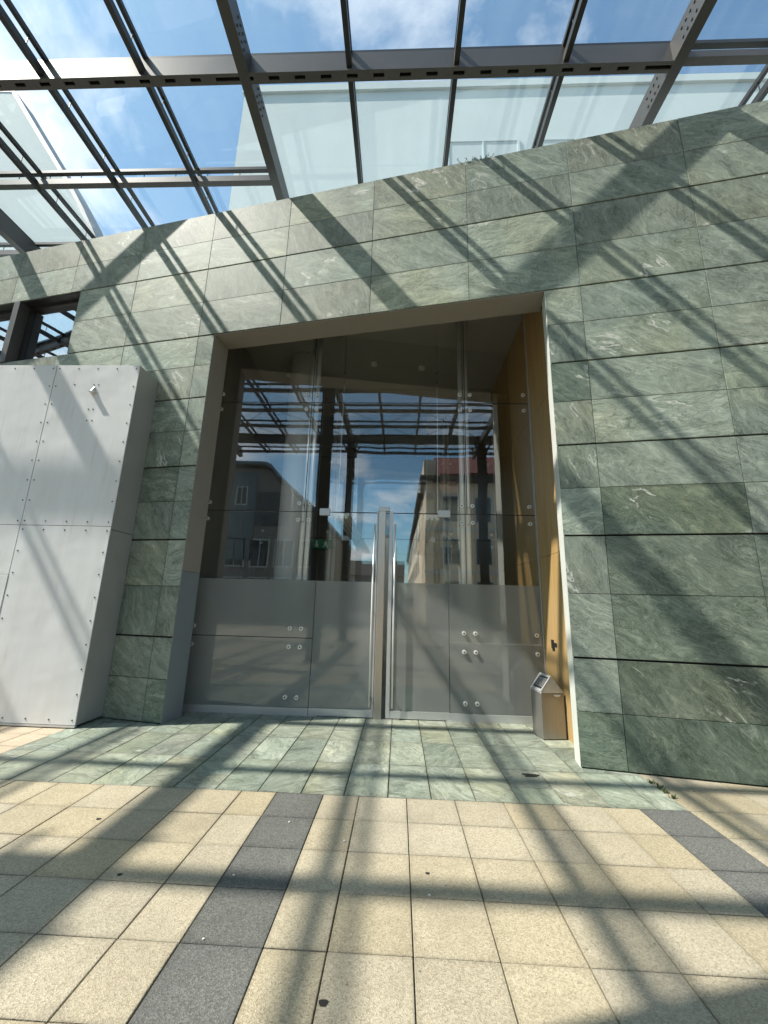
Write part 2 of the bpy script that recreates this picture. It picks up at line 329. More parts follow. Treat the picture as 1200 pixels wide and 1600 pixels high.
def slab_mesh(sx, sy, sz, bevel, mat, name):
    k = (round(sx, 3), round(sy, 3), round(sz, 3), bevel, mat.name)
    if k not in _cache:
        me = bpy.data.meshes.new(name); m = MB().box(-sx / 2, sx / 2, -sy / 2, sy / 2, -sz / 2, sz / 2); me.from_pydata(m.v, [], m.f)
        bm = bmesh.new(); bm.from_mesh(me)
        if bevel: bmesh.ops.bevel(bm, geom=list(bm.edges), offset=bevel, segments=1, affect='EDGES')
        bm.to_mesh(me); bm.free(); me.materials.append(mat); _cache[k] = me
    return _cache[k]
def B(name, mat, parent, x0, x1, y0, y1, z0, z1, bevel=0.0): return MB().box(x0, x1, y0, y1, z0, z1).build(name, mat, parent, bevel=bevel)

# ------------------------------------------------------------------ ground
g = B('ground', M['asphalt'], None, -400, 400, -400, 400, -0.6, -0.12); tag(g, 'grey asphalt ground running out to the horizon', 'ground', kind='structure')
bed = B('plaza', M['joint'], None, -16, 16, -16, 11.9, -0.10, -0.02); tag(bed, 'plaza of sand and charcoal square pavers in front of the entrance', 'paving', kind='structure')
# column layout of the paving: two narrow sand columns beside every charcoal strip
PW, HW, RH = 0.4055, 0.3045, 0.3925
cols = []
for k in range(-5, 6):
    x = -1.0195 + k * 3.042
    cols.append((x, x + PW, True)); x += PW
    for w in (HW, PW, PW, PW, PW, PW, HW): cols.append((x, x + w, False)); x += w
GX0, GX1, GY0 = -4.06, 2.43, 3.86
rest_s, rest_d = MB(), MB()
def lay(x0, x1, y0, y1, mat, near):
    g_ = 0.006
    if near:
        o = link('paver', slab_mesh(x1 - x0 - g_, y1 - y0 - g_, 0.06, 0.003, mat, 'paver'), bed, ((x0 + x1) / 2 + random.uniform(-.0012, .0012), (y0 + y1) / 2 + random.uniform(-.0012, .0012), -0.030 + random.uniform(-.0012, .0008)))
        o.rotation_euler = (random.uniform(-.002, .002), random.uniform(-.002, .002), random.uniform(-.0012, .0012))
    else:
        (rest_d if mat is M['dark'] else rest_s).box(x0 + .002, x1 - .002, y0 + .002, y1 - .002, -0.05, 0.0)
for x0, x1, dk in cols:
    for j in range(-50, 4):
        y1 = GY0 - j * RH if j >= 0 else None
    for j in range(0, 48):
        y1 = GY0 - j * RH; y0 = y1 - RH
        near = j < 6 and x0 > -4.9 and x1 < 4.9
        lay(x0, x1, y0, y1, M['dark'] if dk else M['sand'], near)
# beside the slate: pavers running under the wall on the right and in front of the metal box on the left
for x0, x1, dk in cols:
    if x0 < GX1 - .01 and x1 > GX0 + .01: continue
    for j in range(0, 4):
        y0 = GY0 + j * RH; y1 = y0 + RH
        if x0 > 0: 
            lay(x0, x1, y0, y1, M['sand'] if j > 0 or not dk else M['dark'], x1 < 5.5 and y0 < 5.028 - 0.18 * x0 + 0.1)
        else: lay(x0, x1, y0, y1, M['peach'], x0 > -7.2)
def stuffpart(mb, mat):
    o = mb.build('far_pavers', mat, bed); o['kind'] = 'stuff'
stuffpart(rest_s, M['sand']); stuffpart(rest_d, M['dark'])
B('soil_strip', M['joint'], bed, GX0 - .004, GX0 - .001, GY0, 5.6, -0.05, -0.004)

slate_floor = B('slate_floor', M['joint'], None, GX0 + .002, GX1 - .002, GY0 + .002, 6.30, -0.0195, -0.012)
tag(slate_floor, 'green slate tile apron in front of the glass doors', 'floor', kind='structure')
TX = [GX0]; x = -3.8015
while x < GX1 - .05: TX.append(x); x += 0.3735
TX.append(GX1)
TY = [3.86, 4.567, 5.266, 5.972, 6.295]
for i in range(len(TX) - 1):
    for j in range(len(TY) - 1):
        x0, x1, y0, y1 = TX[i], TX[i + 1], TY[j], TY[j + 1]
        gx = random.choice((.009, .011)) if i % 2 else .006
        parts = [(x0, x1, y0, y1)]
        if random.random() < 0.16 and j < 3: ym = y0 + (y1 - y0) * random.uniform(.35, .65); parts = [(x0, x1, y0, ym), (x0, x1, ym, y1)]
        for a0, a1, b0, b1 in parts:
            o = link('slate_tile', slab_mesh(a1 - a0 - gx, b1 - b0 - .006, 0.02, 0.002, M['tile'], 'slate_tile'), slate_floor, ((a0 + a1) / 2, (b0 + b1) / 2, -0.0085 + random.uniform(-.0015, .0015)))
            o.rotation_euler = (random.uniform(-.002, .002), random.uniform(-.003, .003), 0)

# ------------------------------------------------------------------ stone wall
AW = rad(10.2); NX, NY = math.sin(AW), math.cos(AW); CW = 4.947
def WP(u, d, z): return Vector((u * NY + (CW + d) * NX, -u * NX + (CW + d) * NY, z))
wall = empty('stone_wall', WP(1.05, 0.2, 0), 'tall wall of green veined slate slabs with a high entrance opening', 'wall')
ZJ = [0.012, 0.545, 1.085, 1.77, 2.43, 3.003, 3.553, 4.131, 4.682, 5.249, 5.797, 6.45, 7.11, 7.705, 8.30]
THICK = {2, 4, 6, 8, 10, 12}
UJ = [0.045 + 1.4475 * k for k in range(-9, 7)]
OU0, OU1, OZ = -4.0, 1.045, 5.79
WINS = [(-8.36, -6.97), (-10.0, -8.52), (-11.6, -10.12)]
def panel(u0, u1, i):
    z0 = ZJ[i] + (0.011 if i in THICK else 0.003); z1 = ZJ[i + 1] - (0.011 if i + 1 in THICK else 0.003)
    if i == 13: z1 = ZJ[14]
    w = u1 - u0 - 0.006
    if w < 0.05: return
    d = random.uniform(-.0015, .0015)
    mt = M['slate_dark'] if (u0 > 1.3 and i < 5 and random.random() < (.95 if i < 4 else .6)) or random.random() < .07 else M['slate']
    o = link('stone_panel', slab_mesh(w, 0.03, z1 - z0, 0.002, mt, 'stone_panel'), wall, WP((u0 + u1) / 2, 0.015 + d, (z0 + z1) / 2), -AW)
    return o
for i in range(14):
    zc = (ZJ[i] + ZJ[i + 1]) / 2
    for k in range(len(UJ) - 1):
        u0, u1 = UJ[k], UJ[k + 1]
        segs = [(u0, u1)]
        cuts = []
        if zc < OZ: cuts.append((OU0, OU1))
        if 5.79 < zc < 7.11: cuts.append((WINS[2][0], WINS[0][1]))
        for c0, c1 in cuts:
            new = []
            for a, b in segs:
                if b <= c0 or a >= c1: new.append((a, b)); continue
                if a < c0: new.append((a, c0))
                if b > c1: new.append((c1, b))
            segs = new
        for a, b in segs: panel(a, b, i)
core = MB()
def cbox(mb, u0, u1, d0, d1, z0, z1):
    b = len(mb.v)
    mb.v += [tuple(WP(u, d, z)) for z in (z0, z1) for u, d in ((u0, d0), (u1, d0), (u1, d1), (u0, d1))]
    mb.f += [tuple(b + i for i in q) for q in ((0, 3, 2, 1), (4, 5, 6, 7), (0, 1, 5, 4), (1, 2, 6, 5), (2, 3, 7, 6), (3, 0, 4, 7))]
    return mb
UA, UB = UJ[0], UJ[-1]
cbox(core, UA, WINS[2][0], .032, .37, .03, 8.285); cbox(core, WINS[2][0], WINS[0][1], .032, .37, .03, 5.785); cbox(core, WINS[2][0], WINS[0][1], .032, .37, 7.115, 8.285)
cbox(core, WINS[0][1], OU0 - .012, .032, .37, .03, 8.285); cbox(core, OU0 - .012, OU1 + .012, .032, .37, OZ + .012, 8.285); cbox(core, OU1 + .012, OU1 + .2, .032, .24, .03, OZ + .01); cbox(core, OU1 + .2, UB, .032, .37, .03, OZ + .01); cbox(core, OU1 + .012, UB, .032, .37, OZ + .0105, 8.285)
core.build('wall_core', M['core'], wall)
pl = MB(); cbox(pl, UA, OU0 - .03, .06, .36, -.012, .03); cbox(pl, OU1 + .04, UB, .06, .23, -.012, .03); pl.build('plinth', M['core'], wall)
# lining of the opening
cbox(MB(), OU0 - .011, OU0, .004, .385, 1.985, OZ).build('reveal_panel', M['reveal'], wall)
o = cbox(MB(), OU0 - .011, OU0 + .001, .004, .385, -.004, 1.98).build('reveal_panel', M['reveal_grey'], wall); o['label'] = 'blue grey lower reveal panel'
cbox(MB(), OU0 + .002, OU1 - .002, .012, .40, OZ, OZ + .011).build('soffit_panel', M['reveal'], wall)
cbox(MB(), OU1, OU1 + .011, .002, .245, .0, OZ - .001).build('edge_trim', M['trim'], wall)
# windows high on the left
for wi, (u0, u1) in enumerate(WINS):
    fr = MB()
    for d0, d1, e in ((.16, .22, .07), (.22, .25, .11)):
        cbox(fr, u0, u0 + e, d0, d1, 5.79, 7.11); cbox(fr, u1 - e, u1, d0, d1, 5.79, 7.11); cbox(fr, u0 + e, u1 - e, d0, d1, 7.11 - e, 7.11); cbox(fr, u0 + e, u1 - e, d0, d1, 5.79, 5.79 + e * .6)
    f = fr.build('window', M['steel_dark'], wall); f['label'] = 'dark framed clerestory window'
    cbox(MB(), u0 + .06, u1 - .06, .20, .212, 5.80, 7.06).build('pane', M['win_glass'], f)
    cbox(MB(), u0 - .15, u0 - .01, -.02, .30, 5.79, 7.10).build('mullion_fin', M['steel_mid'], wall)
    cbox(MB(), u0 - .02, u1 + .02, .262, .30, 5.78, 7.12).build('window_backing', M['core'], wall)
    cbox(MB(), u0, u1, .02, .20, 7.10, 7.115).build('window_head', M['steel_dark'], wall)
    cbox(MB(), u0, u1, .004, .20, 5.775, 5.786).build('window_sill', M['trim'], wall)

# ------------------------------------------------------------------ lobby shell
GY = 6.25
YW = lambda x: (CW - x * NX) / NY
rs = MB().prism([(-15, YW(-15) + .42), (9.2, YW(9.2) + .42), (9.2, 11.9), (-15, 11.9)], 6.74, 7.05).build('lobby_roof', M['plaster']); tag(rs, 'flat pale roof of the lobby behind the slate parapet', 'roof', kind='structure')
cl = MB().prism([(-3.26, YW(-3.26) + .43), (2.30, YW(2.3) + .43), (2.30, 8.80), (-3.26, 8.80)], 6.70, 6.735).build('ceiling', M['ceiling']); tag(cl, 'plain ceiling of the entrance vestibule', 'ceiling', kind='structure')
for (px_, py_) in ((-0.62, 7.75), (0.42, 7.9), (-2.6, 8.2)):
    MB().tube((px_, py_, 6.66), (px_, py_, 6.70), .07, 16).build('ceiling_fitting', M['trim'], cl)
c2 = B('lobby_ceiling', M['ceiling'], None, -8, 8, 8.92, 11.8, 6.40, 6.45); tag(c2, 'dark ceiling of the inner lobby', 'ceiling', kind='structure')
bk = B('bulkhead', M['lobby'], None, -3.26, 2.13, 8.84, 8.91, 6.02, 6.73); tag(bk, 'bulkhead above the inner glazing', 'wall', kind='structure')
lf = B('lobby_floor', M['lobby_floor'], None, -8, 8, 6.32, 11.8, -.011, -.004); tag(lf, 'pale stone floor of the lobby', 'floor', kind='structure')
lw_ = MB().box(-3.40, -3.26, 6.02, 11.8, -.01, 6.69).build('lobby_wall', M['lobby']); tag(lw_, 'taupe plaster wall on the lobby side away from the oak wall', 'wall', kind='structure')
bw = B('lobby_back_wall', M['lobby'], None, -8, 8, 11.80, 11.88, -.01, 6.39); tag(bw, 'taupe back wall of the lobby', 'wall', kind='structure')
wd = empty('wood_wall', (2.2, 6.9, 0), 'oak veneer panel wall leading from the opening into the lobby', 'wall')
for (y0, y1) in ((5.09, 6.30), (6.30, 7.55), (7.55, 8.78)):
    for (z0, z1) in ((0.0, 2.345), (2.345, 4.68), (4.68, 6.69)):
        B('wood_panel', M['wood'], wd, 2.15, 2.175, y0 + .002, y1 - .002, z0 + .002, z1 - .002, .0015)
MB().prism([(2.176, 5.09), (2.29, 5.09), (2.29, 11.79), (2.176, 11.79)], -.004, 6.69).build('wall_core', M['core'], wd)
tp = MB()
tp.box(2.1465, 2.149, 5.86, 5.965, 1.06, 1.175); tp.box(2.1455, 2.1465, 5.76, 5.87, 1.085, 1.14); tp.box(2.1445, 2.1455, 5.84, 5.93, 1.03, 1.10)
tag(tp.build('tape_patch', M['black']), 'black tape patch stuck on the oak wall above the bin', 'tape')
colm = MB().tube((-2.12, 7.57, -.004), (-2.12, 7.57, 6.69), .245, 32).build('round_column', M['white'], None, True); tag(colm, 'thick white round column behind the fixed glazing', 'column')

# ------------------------------------------------------------------ glazing
XL, XR = -3.22, 2.128
D0, D1, D2, D3 = -1.285, -0.345, -0.165, 0.757      # door edges
ML, MR = -1.55, 1.06
disc_me = None
def disc(par, x, y, z):
    global disc_me
    if disc_me is None:
        m = MB().tube((0, -.022, 0), (0, 0, 0), .031, 16).tube((0, -.026, 0), (0, -.022, 0), .024, 16)
        disc_me = bpy.data.meshes.new('glass_fixing'); disc_me.from_pydata(m.v, [], m.f); disc_me.materials.append(M['cap'])
        d2 = MB().tube((0, -.028, 0), (0, -.026, 0), .011, 12)
        disc.dot = bpy.data.meshes.new('screw'); disc.dot.from_pydata(d2.v, [], d2.f); disc.dot.materials.append(M['steel_dark'])
    o = link('glass_fixing', disc_me, par, (x, y - .007, z)); link('screw', disc.dot, o, (x, y - .007, z))
def glazing(Y, label, doorlabels, outer):
    G = empty('glazed_screen', (-0.55, Y, 0), label, 'glazing')
    gp = 0.006; t2 = .006
    def pane(x0, x1, z0, z1, filmz=None):
        o = B('glass_pane', M['glass'], G, x0 + gp, x1 - gp, Y - t2, Y + t2, z0 + gp, z1 - gp)
        if filmz: B('frosted_film', M['film'], G, x0 + gp, x1 - gp, Y - t2 - .003, Y - t2 - .0015, z0 + gp, min(z1 - gp, filmz))
        return o
    H = [0.10, 1.07, 3.02, 4.95, 6.69 if outer else 6.01]
    F = 1.925 if outer else None
    for (a, b) in ((XL, ML), (ML, MR), (MR, XR)):
        pane(a, b, H[2], H[3]); pane(a, b, H[3], H[4])
    for (a, b) in ((XL, D0), (D3, XR)):
        pane(a, b, H[0], H[1], F); pane(a, b, H[1], H[2], F)
        B('sill_rail', M['alu'], G, a, b - .003 if a == XL else b, Y - .03, Y + .03, -.004, .103)
    # seals
    for (x0, x1, z) in ((XL, XR, H[2]), (XL, XR, H[3]), (XL, D0, H[1]), (D3, XR, H[1])):
        B('joint_seal', M['black'] if x0 < 0 else M['alu'], G, x0, x1, Y - .004, Y + .004, z - .0055, z + .0055)
    for (x, z0, z1) in ((ML, H[2], H[4]), (MR, H[2], H[4])):
        B('joint_seal', M['black'], G, x - .0055, x + .0055, Y - .0035, Y + .0035, z0 + .006, z1)
    # posts: twin tubes behind the glass
    for x in (ML, MR):
        p = MB()
        p.tube((x - .048, Y + .17, -.004), (x - .048, Y + .17, H[4]), .042, 16); p.tube((x + .048, Y + .17, -.004), (x + .048, Y + .17, H[4]), .042, 16)
        po = p.build('post', M['post'], G, True)
        for z in (.24, .94, 1.205, 2.88, 3.155, 4.815, 5.1):
            for sx in (-.085, .085): MB().tube((x + sx * .3, Y + .15, z), (x + sx, Y + .008, z), .009, 8).build('spider_arm', M['stainless'], po)
    for x in (ML - .085, ML + .085, MR - .085, MR + .085):
        for z in (.24, .94, 1.205, 2.88, 3.155, 4.815, 5.1): disc(G, x, Y, z)
    for x in (XL + .10, XR - .09):
        for z in (.94, 1.205, 2.88, 3.155, 4.815, 5.1): disc(G, x, Y, z)
    # middle post between the leaves
    B('middle_post', M['warm_steel'], G, D1 + .006, D1 + .118, Y - .04, Y + .05, -.004, 3.043, .003)
    B('post_cap', M['alu'], G, D1 + .002, D2 - .002, Y - .045, Y + .05, 3.045, 3.11, .003)
    B('hanger_rod', M['stainless'], G, -1.035, -1.023, Y + .14, Y + .152, 3.06, H[4]); B('hanger_rod', M['stainless'], G, .605, .617, Y + .14, Y + .152, 3.06, H[4])
    for (a, b, s, lab) in ((D0, D1, 1, doorlabels[0]), (D2, D3, -1, doorlabels[1])):
        Dr = empty('glass_door', ((a + b) / 2, Y, 0), lab, 'door')
        st = .022 if s > 0 else .056; inn = b if s > 0 else a          # free edge next to the middle post
        x0, x1 = (a + .005, b - st - .001) if s > 0 else (a + st + .001, b - .005)
        B('glass_pane', M['glass'], Dr, x0, x1, Y - t2, Y + t2, .112, 3.010)
        if F: B('frosted_film', M['film'], Dr, x0, x1, Y - t2 - .003, Y - t2 - .0015, .112, F)
        B('bottom_rail', M['alu'], Dr, a + .005, b - .002 if s < 0 else b - st - .0005, Y - .028, Y + .028, .012, .11)
        sx0, sx1 = (b - st, b) if s > 0 else (a, a + st)
        B('stile', M['alu'], Dr, sx0, sx1, Y - .034, Y + .034, .011, 3.04, .002)
        hx = (b - st - .035) if s > 0 else (a + st + .035)
        h = MB().tube((hx, Y - .075, .16), (hx, Y - .075, 2.83), .014, 14).build('pull_handle', M['post'], Dr, True)
        k = MB()
        for z in (.30, 1.5, 2.70): k.tube((hx, Y - .075, z), (hx, Y - .006, z), .009, 8)
        k.build('handle_stem', M['stainless'], h)
        hc = a if s > 0 else b
        B('hinge_patch', M['alu'], Dr, hc - .01 if s > 0 else hc - .155, hc + .155 if s > 0 else hc + .035, Y - .03, Y + .03, 2.965, 3.075, .003)
        B('floor_pivot', M['alu'], Dr, hc - .05, hc + .13 if s > 0 else hc + .02, Y - .045, Y + .02, -.002, .0105)
    B('edge_channel', M['alu'], G, XR - .002, XR + .018, Y - .022, Y + .022, .0, H[4])
    # lock on the post
    MB().tube((D1 + .035, Y - .056, 1.035), (D1 + .035, Y - .04, 1.035), .016, 12).build('lock_cylinder', M['stainless'], G)
    return G
glazing(GY, 'tall outer glass front with steel posts and frosted lower band', ('glass door leaf beside the white column, hinged on the side of the metal box', 'glass door leaf hinged on the side of the oak wall and bin'), True)
glazing(8.87, 'inner glass front across the back of the vestibule', ('clear inner glass door leaf beside the green exit sign', 'clear inner glass door leaf nearer the oak wall'), False)
for (x0, x1, lab) in ((-1.10, -.84, 'grey metal beam bridging outer and inner doors beside the exit sign'), (.40, .66, 'grey metal beam bridging outer and inner doors nearer the oak wall')):
    br = empty('door_beam', ((x0 + x1) / 2, 7.5, 2.95), lab, 'beam')
    B('beam_tray', M['white'], br, x0, x1, GY + .19, 8.78, 3.0, 3.05, .004)
    for q in (.02, .10, .18): B('beam_rib', M['white'], br, x0 + q, x0 + q + .05, GY + .2, 8.77, 2.965, 2.999)
ex = empty('exit_sign', (-1.70, 8.70, 2.76), 'small green exit sign with white arrow hanging inside the vestibule', 'sign')
B('sign_plate', M['green_sign'], ex, -1.92, -1.48, 8.70, 8.72, 2.76, 2.95)
ar = MB(); ar.box(-1.845, -1.815, 8.695, 8.699, 2.82, 2.93); ar.prism([(-1.875, 2.835), (-1.785, 2.835), (-1.83, 2.78)], 8.694, 8.699, 'y'); ar.build('arrow', M['white'], ex)
mn = MB(); mn.box(-1.64, -1.61, 8.695, 8.699, 2.90, 2.93); mn.box(-1.66, -1.60, 8.695, 8.699, 2.84, 2.893); mn.prism([(-1.70, 2.79), (-1.675, 2.79), (-1.625, 2.838), (-1.655, 2.838)], 8.695, 8.699, 'y'); mn.prism([(-1.595, 2.78), (-1.57, 2.78), (-1.605, 2.838), (-1.635, 2.838)], 8.695, 8.699, 'y'); mn.build('running_figure', M['white'], ex)
hb = MB(); hb.box(-1.88, -1.87, 8.705, 8.715, 2.95, 6.69); hb.box(-1.53, -1.52, 8.705, 8.715, 2.95, 6.69); hb.build('hanger', M['alu'], ex)

# ------------------------------------------------------------------ metal clad box
BXR, BY, BT = -3.97, 5.272, 5.03
mbx = empty('metal_box', (-5.9, BY + .3, 0), 'tall riveted white metal box standing against the slate wall', 'metal box')
ywb = lambda x: YW(x) - .004
MB().prism([(-9.2, BY + .03), (BXR - .012, BY + .03), (BXR - .012, ywb(BXR)), (-9.2, ywb(-9.2))], .03, BT - .012).build('box_frame', M['core'], mbx)
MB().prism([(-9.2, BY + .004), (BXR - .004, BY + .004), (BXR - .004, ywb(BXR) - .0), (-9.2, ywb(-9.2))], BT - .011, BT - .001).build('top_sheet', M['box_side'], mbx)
def bp(x0, x1, z0, z1, yo=0.0): return B('metal_sheet', M['box'], mbx, x0 + .004, x1 - .004, BY + yo, BY + yo + .012, z0 + .004, z1 - .004, .002)
bp(-5.27, BXR, .035, 2.543); bp(-5.27, BXR, 2.543, BT); bp(-7.2, -5.27, 2.543, BT); bp(-7.2, -5.27, 1.86, 2.543); bp(-7.2, -5.268, .035, 1.86, -.006); bp(-9.2, -7.2, .035, BT)
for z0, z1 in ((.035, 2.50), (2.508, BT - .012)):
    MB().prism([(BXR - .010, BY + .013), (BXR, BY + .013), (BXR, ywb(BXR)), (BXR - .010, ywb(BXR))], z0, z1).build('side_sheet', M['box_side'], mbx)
MB().box(-9.2, BXR - .002, BY - .006, BY + .03, .012, .034).build('base_trim', M['alu'], mbx)
MB().box(-9.2, BXR - .03, BY + .04, BY + .30, -.012, .03).build('base_gap', M['core'], mbx)
rv = MB()
def riv(x, z): rv.tube((x, BY - .006, z), (x, BY, z), .008, 8, .011)
for (x0, x1, z0, z1) in ((-5.27, BXR, .035, 2.543), (-5.27, BXR, 2.543, BT), (-7.2, -5.27, 2.543, BT)):
    n = 5 if x0 > -6 else 7
    for i in range(n):
        x = x0 + .05 + (x1 - x0 - .1) * i / (n - 1)
        riv(x, z0 + .06); riv(x, z1 - .06)
    n = 9
    for i in range(1, n - 1):
        z = z0 + .06 + (z1 - z0 - .12) * i / (n - 1); riv(x0 + .05, z); riv(x1 - .05, z)
for (x, z) in ((-4.63, 4.70), (-4.56, 4.70), (-4.64, 4.30), (-4.57, 4.30), (-4.63, 4.12), (-4.55, 4.12), (-4.93, 4.70)): riv(x, z)
r_ = rv.build('rivets', M['steel_mid'], mbx); r_['kind'] = 'stuff'
bkt = MB(); bkt.prism([(BY - .07, 4.565), (BY, 4.55), (BY, 4.66), (BY - .015, 4.66)], -4.612, -4.60, 'x'); bkt.box(-4.65, -4.56, BY - .07, BY, 4.556, 4.566)
bkt.build('bracket', M['alu'], mbx)

# ------------------------------------------------------------------ litter bin
bin_ = empty('litter_bin', (1.99, 5.67, 0), 'stainless steel litter bin with gabled lid beside the oak wall', 'litter bin')
def rotz(o_list, piv, ang):
    for o in o_list:
        me = o.data; R_ = Matrix.Rotation(ang, 4, 'Z'); off = Vector(piv) - wloc(o)
        me.transform(Matrix.Translation(off) @ R_ @ Matrix.Translation(-off))
bx0, bx1, by0, by1 = 1.822, 2.130, 5.535, 5.805
ps = []
ps.append(B('body', M['bin_steel'], bin_, bx0, bx1, by0, by1, .012, .545, .003))
ps.append(MB().prism([(bx0 - .004, .548), (bx1 + .004, .548), ((bx0 + bx1) / 2, .748)], by0 - .005, by1 + .005, 'y').build('lid', M['alu'], bin_, bevel=.003))
hw = (bx1 - bx0) / 2 + .004; sl = Vector((-hw, 0, -.20)).normalized(); nn = Vector((-.20, 0, hw)).normalized()
gr = MB(); cx = (bx0 + bx1) / 2 - .0
def slope(a, b, y0, y1, h0, h1, mb):
    b_ = len(mb.v)
    for h in (h0, h1):
        for t, y in ((a, y0), (b, y0), (b, y1), (a, y1)):
            p = Vector((cx, y, .748)) + sl * t + nn * h; mb.v.append(tuple(p))
    mb.f += [tuple(b_ + i for i in q) for q in ((0, 3, 2, 1), (4, 5, 6, 7), (0, 1, 5, 4), (1, 2, 6, 5), (2, 3, 7, 6), (3, 0, 4, 7))]
fl = MB(); slope(.03, .205, by0 + .03, by1 - .03, -.004, .004, fl); ps.append(fl.build('flap', M['steel_dark'], bin_))
for i in range(5): slope(.05, .18, by0 + .05 + i * .036, by0 + .062 + i * .036, .004, .009, gr)
ps.append(gr.build('grille_bars', M['alu'], bin_))
rm = MB(); slope(.0, .03, by0 - .006, by1 + .006, .001, .012, rm); slope(.205, .24, by0 - .006, by1 + .006, .001, .012, rm); slope(.03, .205, by0 - .006, by0 + .022, .001, .012, rm); slope(.03, .205, by1 - .022, by1 + .006, .001, .012, rm)
ps.append(rm.build('lid_rim', M['alu'], bin_))
ps.append(MB().prism([(cx + .01, .525), (cx + .03, .505), (cx + .08, .505), (cx + .10, .525)], by0 - .018, by0, 'y').build('grip', M['alu'], bin_))
ps.append(B('foot', M['black'], bin_, bx0 + .015, bx1 + .012, by0 + .02, by1 - .02, 0.0, .012))
rotz(ps, (bx0, by0, 0), rad(9))

# ------------------------------------------------------------------ glass canopy
can = empty('glass_canopy', (-2.33, 1.0, 0), 'glazed canopy of dark steel beams on tall columns over the plaza', 'canopy')
RX0, RS = -2.33, 1.505
rx = lambda k: RX0 + k * RS
K0, K1 = -13, 9
PY = [-6.5, -5.0, -3.5, -2.0, -0.5, 1.0, 2.55, 4.12, 5.65, 7.15, 8.65]
YA, YB = -6.9, 8.75
for k in range(K0, K1 + 1):
    x = rx(k)
    if k % 4 == 0:
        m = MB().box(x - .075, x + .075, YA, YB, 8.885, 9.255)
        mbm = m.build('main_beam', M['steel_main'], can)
        bo = MB()
        for y in (4.12, 1.0, -5.0):
            for sy in (-.50, -.42, -.34, -.26, .26, .34, .42, .50):
                for z in (8.97, 9.13):
                    for q in (-1, 1): bo.tube((x + q * .075, y + sy, z), (x + q * .088, y + sy, z), .015, 6)
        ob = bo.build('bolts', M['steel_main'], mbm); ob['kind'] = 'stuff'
    else:
        B('rafter', M['steel_dark'], can, x - .036, x + .036, YA + .3, YB, 8.965, 9.075)
    bar = MB().box(x - .028, x + .028, YA, YB, 9.26, 9.33)
    bar.build('glazing_bar', M['black'] if False else M['steel_dark'], can)
    st = MB(); y = YA + .2
    while y < YB:
        st.box(x - .006, x + .006, y - .006, y + .006, 9.075 if k % 4 else 9.255, 9.261); y += .75
    st.build('bar_studs', M['steel_mid'], can)['kind'] = 'stuff'
XA, XB = rx(K0) - .04, rx(K1) + .04
for y in PY:
    B('cross_bar', M['steel_dark'], can, XA, XB if y < 4.2 else rx(0), y - .035, y + .035, 9.265, 9.326)
    if y in (4.12, 1.0, -5.0):
        # deep slotted purlin, one length between neighbouring main beams
        for k in range(-12, 8, 4):
            a, b = rx(k) + .076, rx(k + 4) - .076
            if y == 4.12 and k >= 4:
                B('purlin', M['steel_mid'], can, a, b, y - .05, y + .05, 8.98, 9.10); continue
            m = MB(); m.box(a, b, y - .045, y - .03, 8.9045, 9.264); m.box(a, b, y + .046, y + .064, 8.9045, 9.05); m.box(a, b, y - .029, y + .045, 9.03, 9.05)  # back lip and cap plate between the webs added to keep the slots dark
            m.box(a, b, y - .065, y - .022, 8.885, 8.904); m.box(a, b, y + .022, y + .065, 8.885, 8.904)
            xx = a + .05
            while xx < b - .3: m.box(xx, xx + .22, y - .022, y + .022, 8.885, 8.904); xx += .375
            m.build('deep_purlin', M['steel_mid'], can)
    else:
        for k in range(-12, 8, 4):
            if y > 4.2 and k in (0, 4): continue
            B('purlin', M['steel_mid'], can, rx(k) + .076, rx(k + 4) - .076, y - .05, y + .05, 8.985, 9.105)
        st = MB(); xx = XA + .3
        while xx < (XB if y < 4.2 else rx(0)): st.box(xx - .005, xx + .005, y - .005, y + .005, 9.10, 9.253); xx += .6
        st.build('bar_studs', M['steel_mid'], can)['kind'] = 'stuff'
for k in range(K0, K1):
    for j in range(len(PY) - 1):
        x0, x1, y0, y1 = rx(k) + .006, rx(k + 1) - .006, PY[j] + .006, PY[j + 1] - .006
        link('roof_pane', slab_mesh(x1 - x0, y1 - y0, .012, 0, M['roof_glass'], 'roof_pane'), can, ((x0 + x1) / 2, (y0 + y1) / 2, 9.338))
for k in (-12, -8, -4, 0, 4, 8):
    for y in (1.0, -5.0):
        x = rx(k); m = MB(); w = .17
        m.box(x - w, x + w, y - w, y - w + .025, .02, 8.88); m.box(x - w, x + w, y + w - .025, y + w, .02, 8.88); m.box(x - .012, x + .012, y - w + .025, y + w - .025, .02, 8.88)
        c_ = m.build('column', M['steel_dark'], can)
        hd = MB()
        for a_ in range(4):
            t_ = a_ * math.pi / 2 + math.pi / 4
            hd.tube((x + .12 * math.cos(t_), y + .12 * math.sin(t_), 8.35), (x + .6 * math.cos(t_), y + .6 * math.sin(t_), 8.89), .035, 8)
        hd.box(x - .26, x + .26, y - .26, y + .26, 8.55, 8.60)
        hd.build('column_head', M['steel_dark'], c_)
        B('base_plate', M['steel_dark'], c_, x - .25, x + .25, y - .25, y + .25, .001, .02)
# wind bracing rods under the panes
for (k0, j0) in ((0, 1), (2, 1), (-4, 1), (-2, 1)):
    a, b = rx(k0), rx(k0 + 2); y0, y1 = PY[j0], PY[j0 + 2]
    m = MB().tube((a, y0, 9.14), (b, y1, 9.14), .012, 6); m.build('brace_rod', M['steel_dark'], can)
    m = MB().tube((b, y0, 9.165), (a, y1, 9.165), .012, 6); m.build('brace_rod', M['steel_dark'], can)

